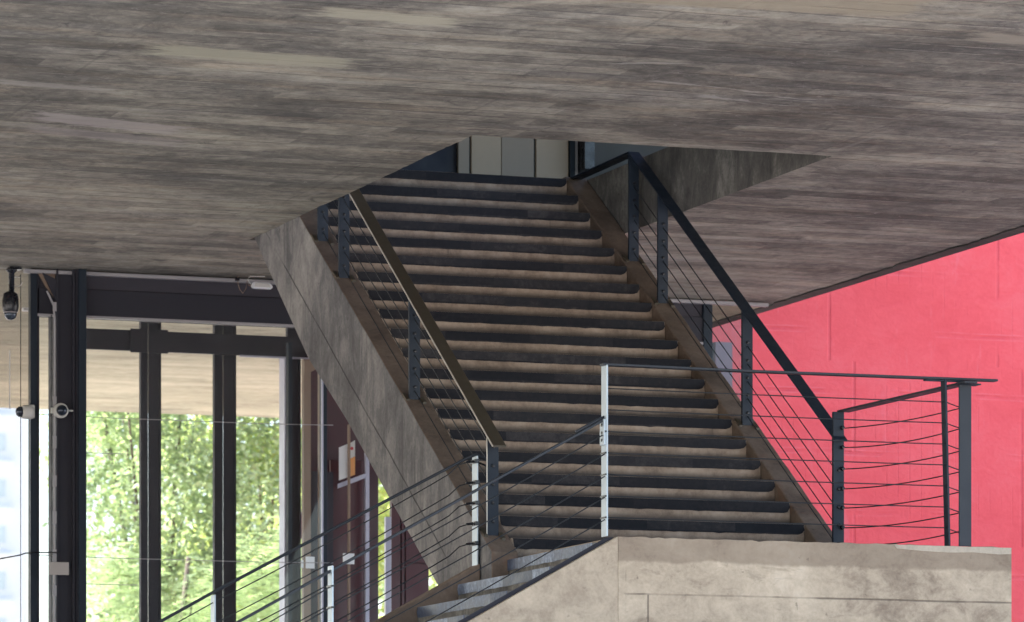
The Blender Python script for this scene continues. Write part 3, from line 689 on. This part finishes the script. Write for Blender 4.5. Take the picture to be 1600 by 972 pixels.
# entrance doors behind the left stringer
dr = thing('entrance_doors', 'maroon entrance doors with pale frames half hidden behind the left stringer', 'door', (13.5, 43.0, GZ))
part('jamb', MB().box(13.07, 43.0, GZ, 13.11, 43.08, 5.35), FRAME2, dr)
part('jamb', MB().box(12.87, 41.3, GZ, 12.925, 41.36, 5.24), FRAME2, dr, .003)
part('glass_edge', MB().box(12.812, 41.10, GZ, 12.827, 41.13, 4.85), PALEVIO, dr)
part('tan_frame', MB().box(13.24, 43.05, GZ, 13.31, 43.12, 5.20), TAN, dr)
part('tan_frame', MB().prism([(13.24, 5.18), (13.24, 5.05), (13.60, 5.22), (13.60, 5.30)], 'y', 43.03, 43.05), TAN, dr)
part('tan_frame', MB().box(13.40, 43.05, GZ, 13.43, 43.12, 5.2), TAN, dr)
part('sill_box', MB().box(13.30, 43.2, GZ, 13.58, 43.3, 4.15), HEADER, dr)
part('dark_panel', MB().box(13.47, 43.6, GZ, 14.05, 43.64, 5.35), MAROOND, dr)
part('door_leaf', MB().box(13.60, 43.35, GZ, 13.93, 43.39, 4.28), MAROON, dr, .004)
lfm = part('pale_frame', MB().box(13.905, 43.20, GZ, 13.945, 43.24, 4.35), PALEVIO, dr, .003)
part('pale_rail', MB().prism([(13.62, 3.99), (13.90, 4.10), (13.90, 4.145), (13.62, 4.035)], 'y', 43.18, 43.2), PALEVIO, dr, .003)
part('slim_post', MB().box(13.70, 43.10, GZ, 13.722, 43.13, 4.6), TAN, dr, .003)
part('door_post', MB().box(13.95, 43.75, GZ, 14.215, 43.80, 4.75), MAROOND, dr, .004)
part('pale_post', MB().box(14.355, 43.95, GZ, 14.412, 44.0, 3.80), PALEVIO, dr, .004)
dl = part('door_leaf', MB().box(14.430, 44.0, GZ, 14.52, 44.06, 4.6).box(14.535, 44.0, GZ, 14.560, 44.06, 4.6).box(14.58, 44.01, 3.362, 14.82, 44.05, 4.6).box(14.58, 44.01, GZ, 14.82, 44.05, 3.352), MAROON, dr, .004)
part('door_joint', MB().box(14.43, 44.03, GZ, 14.81, 44.045, 4.6), MAROOND, dl)
for (x, z, w, h) in ((13.00, 3.145, .085, .11), (13.365, 3.195, .11, .10)):
    part('reflection_plate', MB().box(x, 42.2, z, x+w, 42.215, z+h), WHITEM, dr, .003)  # white plates standing in for bright reflections in the glass
part('reflection_plate_stem', MB().box(12.955, 42.2, 3.15, 12.975, 42.215, 3.22), WHITEM, dr)

# poster: white left half, orange right half with a red mark
pt = thing('door_poster', 'white and orange poster hung on the maroon entrance door', 'poster', (13.62, 43.14, 4.08))
part('poster_sheet', MB().prism([(13.622, 4.065), (13.715, 4.10), (13.715, 4.42), (13.622, 4.38)], 'y', 43.145, 43.150), WHITEM, pt)
part('poster_sheet', MB().prism([(13.722, 4.10), (13.782, 4.125), (13.782, 4.30), (13.722, 4.27)], 'y', 43.145, 43.150), m_paint('orange_print', (.75, .33, .10), .5), pt)
part('poster_sheet', MB().prism([(13.722, 4.272), (13.782, 4.302), (13.782, 4.455), (13.722, 4.42)], 'y', 43.145, 43.150), PLASTIC, pt)
part('red_mark', MB().lathe((13.75, 43.144, 4.375), [(.016, -.002), (.016, .001)], 1, 12), m_paint('red_print', (.55, .06, .07), .5), pt)

# ------------------------------------------------------------------ small fixtures
dc = thing('dome_camera', 'black dome security camera hanging on a short pole from the slab at far left', 'camera', (9.87, 41.0, ZC))
part('mount_plate', MB().box(9.86, 40.9, 5.635, 9.965, 41.0, ZC-.002), BLACKP, dc)
part('pole', MB().lathe((9.872, 40.9, 0), [(.05, 5.637), (.05, 5.62), (.027, 5.60), (.025, 5.42)], 2, 14), BLACKP, dc, smooth=True)
part('housing', MB().lathe((9.862, 40.9, 0), [(.03, 5.435), (.062, 5.415), (.072, 5.36), (.074, 5.30), (.066, 5.262), (.060, 5.25)], 2, 20), BLACKP, dc, smooth=True)
part('dome_lens', MB().lathe((9.862, 40.9, 0), [(.058, 5.25), (.056, 5.225), (.045, 5.20), (.025, 5.184), (.004, 5.18)], 2, 20), m_paint('dome_tint', (.10, .12, .15), .08, .6), dc, smooth=True)
part('lens_ring', MB().lathe((9.862, 40.9, 0), [(.058, 5.256), (.063, 5.250), (.060, 5.244)], 2, 20), PALESTEEL, dc, smooth=True)
part('loose_wire', MB().tube([(9.93+.045*cos(a), 40.93, 5.53+.045*sin(a)) for a in [k*.35+.9 for k in range(16)]], .004, 5), PLASTIC, dc)

c1 = thing('mini_dome_camera', 'small cream dome camera pointing left beside the glass corner', 'camera', (10.0, 40.9, 4.38), 'small dome cameras on the glazing')
part('housing', MB().lathe((10.04, 40.9, 4.372), [(.045, .03), (.062, .0), (.062, -.05), (.055, -.075)], 0, 18), PLASTIC, c1, smooth=True)
part('lens', MB().lathe((9.966, 40.9, 4.372), [(.050, .0), (.046, -.03), (.03, -.05), (.006, -.058)], 0, 18), m_paint('dome_tint_2', (.05, .06, .08), .08, .5), c1, smooth=True)
part('mount', MB().box(10.035, 40.9, 4.32, 10.085, 40.98, 4.44), PLASTIC, c1, .01)
c2 = thing('mini_dome_camera', 'small cream dome camera facing forward on the wide steel column', 'camera', (10.30, 40.9, 4.385), 'small dome cameras on the glazing')
part('housing', MB().lathe((10.312, 40.86, 4.392), [(.052, .06), (.066, .03), (.068, .0), (.055, -.012)], 1, 22), PLASTIC, c2, smooth=True)
part('lens', MB().lathe((10.315, 40.848, 4.392), [(.050, .0), (.046, -.02), (.034, -.038), (.016, -.047), (.003, -.049)], 1, 22), m_paint('dome_tint_3', (.04, .05, .07), .08, .5), c2, smooth=True)
part('bracket', MB().box(10.235, 40.9, 4.37, 10.255, 40.93, 4.42).box(10.37, 40.88, 4.39, 10.43, 40.90, 4.402), PLASTIC, c2)

fl = thing('flood_light', 'small white flood light with a loose cable under the slab beside the left stringer', 'light', (12.1, 40.7, ZC))
part('lamp_body', MB().prism([(12.018, 5.552), (12.04, 5.53), (12.20, 5.53), (12.222, 5.548), (12.19, 5.588), (12.04, 5.592)], 'y', 40.66, 40.72), WHITEM, fl, .012)
part('lamp_lens', MB().prism([(12.04, 5.545), (12.195, 5.543), (12.175, 5.574), (12.05, 5.577)], 'y', 40.652, 40.66), PLASTIC, fl)
part('lamp_arm', MB().tube([(12.02, 40.7, 5.57), (11.99, 40.7, 5.61), (12.01, 40.7, 5.64), (12.15, 40.7, 5.645)], .005, 5), PLASTIC, fl)
part('cable', MB().tube([(11.90, 40.7, 5.64), (11.90, 40.7, 5.57), (11.915, 40.7, 5.52), (11.945, 40.7, 5.485), (11.975, 40.7, 5.53), (11.985, 40.7, 5.60), (12.0, 40.7, 5.56), (12.015, 40.7, 5.555)], .004, 5), TAN, fl)
part('junction_box', MB().box(11.875, 40.68, 5.595, 11.91, 40.72, 5.625), BLACKP, fl, .004)
solo('door_plate', MB().box(10.20, 40.84, 2.93, 10.38, 40.85, 3.045), PLATE, 'blank beige plate fixed to the wide steel column', 'plate', loc=(10.2, 40.84, 2.93), bevel=.012)

# ------------------------------------------------------------------ trees beyond
LEAF = [m_leaf('broad_leaf', (.15, .21, .13), (.44, .52, .31)), m_leaf('feathery_leaf', (.20, .27, .17), (.45, .54, .33)), m_leaf('lime_leaf', (.24, .30, .12), (.54, .58, .28), .6)]
BARK = m_conc('tree_bark', [(0, (.04, .03, .024)), (.5, (.10, .08, .065)), (1, (.20, .17, .14))], (6, 6, 1.5))
def tree(name, label, x, y, h, clumps, nleaf, size, leaf, kind, seed):
    r = random.Random(seed)
    t = thing(name, label, 'tree', (x, y, GZ), 'trees beyond the slab')
    y2 = y+1.4; mb = MB(); mb.tube([(x, y2, GZ), (x+.1, y2, GZ+h*.25), (x-.05, y2-.1, GZ+h*.5), (x+.05, y2-.6, GZ+h*.8)], .15, 9, .03)
    part('trunk', mb, BARK, t, smooth=True)
    for cx, cy, cz, rad in clumps[:9]:
        part('limb', MB().tube([(x+.1, y2, GZ+h*.25), ((x+cx)/2, (y2+cy+.8)/2, (GZ+h*.35+cz)/2+.3), (cx, cy+.3, cz)], .045, 6, .012), BARK, t, smooth=True)
    v = []; f = []
    for k in range(nleaf):
        cx, cy, cz, rad = r.choice(clumps)
        while True:
            a, b, c = r.uniform(-1, 1), r.uniform(-1, 1), r.uniform(-1, 1); q = a*a+b*b+c*c
            if .15 < q < 1: break
        px_, py_, pz = cx+a*rad, cy+b*rad, cz+c*rad*.8
        s_ = size*r.uniform(.6, 1.3)
        if kind == 'broad':
            ang = r.uniform(0, 2*pi); el = r.uniform(-.9, .3)
            d = (cos(ang)*cos(el), sin(ang)*cos(el), sin(el)); tw = r.uniform(0, 2*pi)
            e_ = (-sin(ang)*cos(tw), cos(ang)*cos(tw), sin(tw))
            w = s_*.33; i = len(v)
            v += [(px_, py_, pz), tuple((px_, py_, pz)[q]+d[q]*s_*.45+e_[q]*w for q in range(3)), tuple((px_, py_, pz)[q]+d[q]*s_ for q in range(3)), tuple((px_, py_, pz)[q]+d[q]*s_*.45-e_[q]*w for q in range(3))]
            f.append((i, i+1, i+2, i+3))
        else:   # a small frond: narrow leaflets on both sides of a drooping axis
            ang = r.uniform(0, 2*pi); el = r.uniform(-.5, .5)
            d = (cos(ang)*cos(el), sin(ang)*cos(el), sin(el)); L = s_*2.6
            sd_ = (-sin(ang), cos(ang), 0)
            for j in range(6):
                t_ = (j+.5)/6; bx = [(px_, py_, pz)[q]+d[q]*L*t_-(0, 0, 1)[q]*.3*L*t_*t_ for q in range(3)]
                for sg in (-1, 1):
                    i = len(v); l_ = s_*.75*(1-.5*t_)
                    tip = [bx[q]+sd_[q]*sg*l_+d[q]*l_*.5 for q in range(3)]
                    w = [d[q]*s_*.10 for q in range(3)]
                    v += [tuple(bx), tuple(tip), tuple(bx[q]+w[q]*1.6 for q in range(3))]; f.append((i, i+1, i+2))
    me = bpy.data.meshes.new('crown'); me.from_pydata(v, [], f); me.materials.append(leaf)
    o = bpy.data.objects.new('crown', me); C.objects.link(o); o.parent = t; o.location = (-x, -y, -GZ)
def cl(x, y, z, rx, rz, n, seed, rad):
    r = random.Random(seed); return [(x+r.uniform(-rx, rx), y+r.uniform(-rx*.7, rx*.7), z+r.uniform(-rz, rz), rad*r.uniform(.6, 1.2)) for _ in range(n)]
tree('broadleaf_tree', 'dark green broadleaf tree filling the left panes of the pavilion', 18.6, 66, 11, cl(18.7, 66, 6.0, 1.7, 3.2, 44, 1, .95), 24000, .11, LEAF[0], 'broad', 1)
tree('feathery_tree', 'feathery pale green tree low in the middle panes of the pavilion', 17.6, 62, 8, cl(17.7, 62, 3.4, 1.5, 1.5, 30, 2, .8), 6500, .13, LEAF[1], 'frond', 2)
tree('lime_tree', 'yellow green tree filling the right pane of the pavilion', 20.9, 68, 11, cl(21.0, 68, 6.0, 2.1, 3.2, 44, 3, .95), 22000, .13, LEAF[2], 'broad', 3)
tree('broadleaf_tree', 'dense dark tree standing furthest back beyond the pavilion', 24.0, 82, 12, cl(24.2, 82, 6.0, 3.4, 3.8, 40, 4, 1.3), 16000, .17, LEAF[0], 'broad', 4)
tree('lime_tree', 'yellow green tree seen in the slits beside the maroon doors', 25.0, 74, 11, cl(25.0, 74, 5.5, 2.4, 3.2, 26, 6, 1.0), 15000, .17, LEAF[2], 'broad', 6)

# grey lamp column and low building seen between the leaves on the right
lm = thing('pale_pillar', 'pale roadside pillar with a dark cap in front of the yellow green tree', 'pillar', (17.6, 58, GZ))
part('shaft', MB().box(17.62, 58, GZ, 17.80, 58.2, 4.70), WHITEM, lm, .01)
part('cap', MB().prism([(17.62, 4.70), (17.82, 4.70), (17.82, 5.05), (17.75, 5.0), (17.66, 4.80)], 'y', 57.98, 58.2), HEADER, lm)

# tower far to the left
tw = thing('apartment_tower', 'pale overexposed apartment tower far away at the left edge', 'building', (66, 300, GZ))
TW = m_paint('pale_tower_render', (.82, .85, .85), .7, 0, .08)
TWG = m_paint('tower_window', (.62, .72, .72), .2, 0, .2)
part('wall', MB().box(58, 300, GZ, 73.4, 316, 70), TW, tw)
for r_ in range(0, 14):
    for q, (a, b) in enumerate(((60.0, 61.6), (63.4, 65.0), (67.0, 68.4), (71.0, 72.0))):
        w = part('window', MB().box(a, 299.90, 14.5+3.0*r_, b, 300.0, 15.6+3.0*r_), TWG, tw)
        part('balcony', MB().box(a-.5, 299.2, 13.6+3.0*r_, b+.5, 299.99, 13.8+3.0*r_), TW, tw) if q % 2 else None
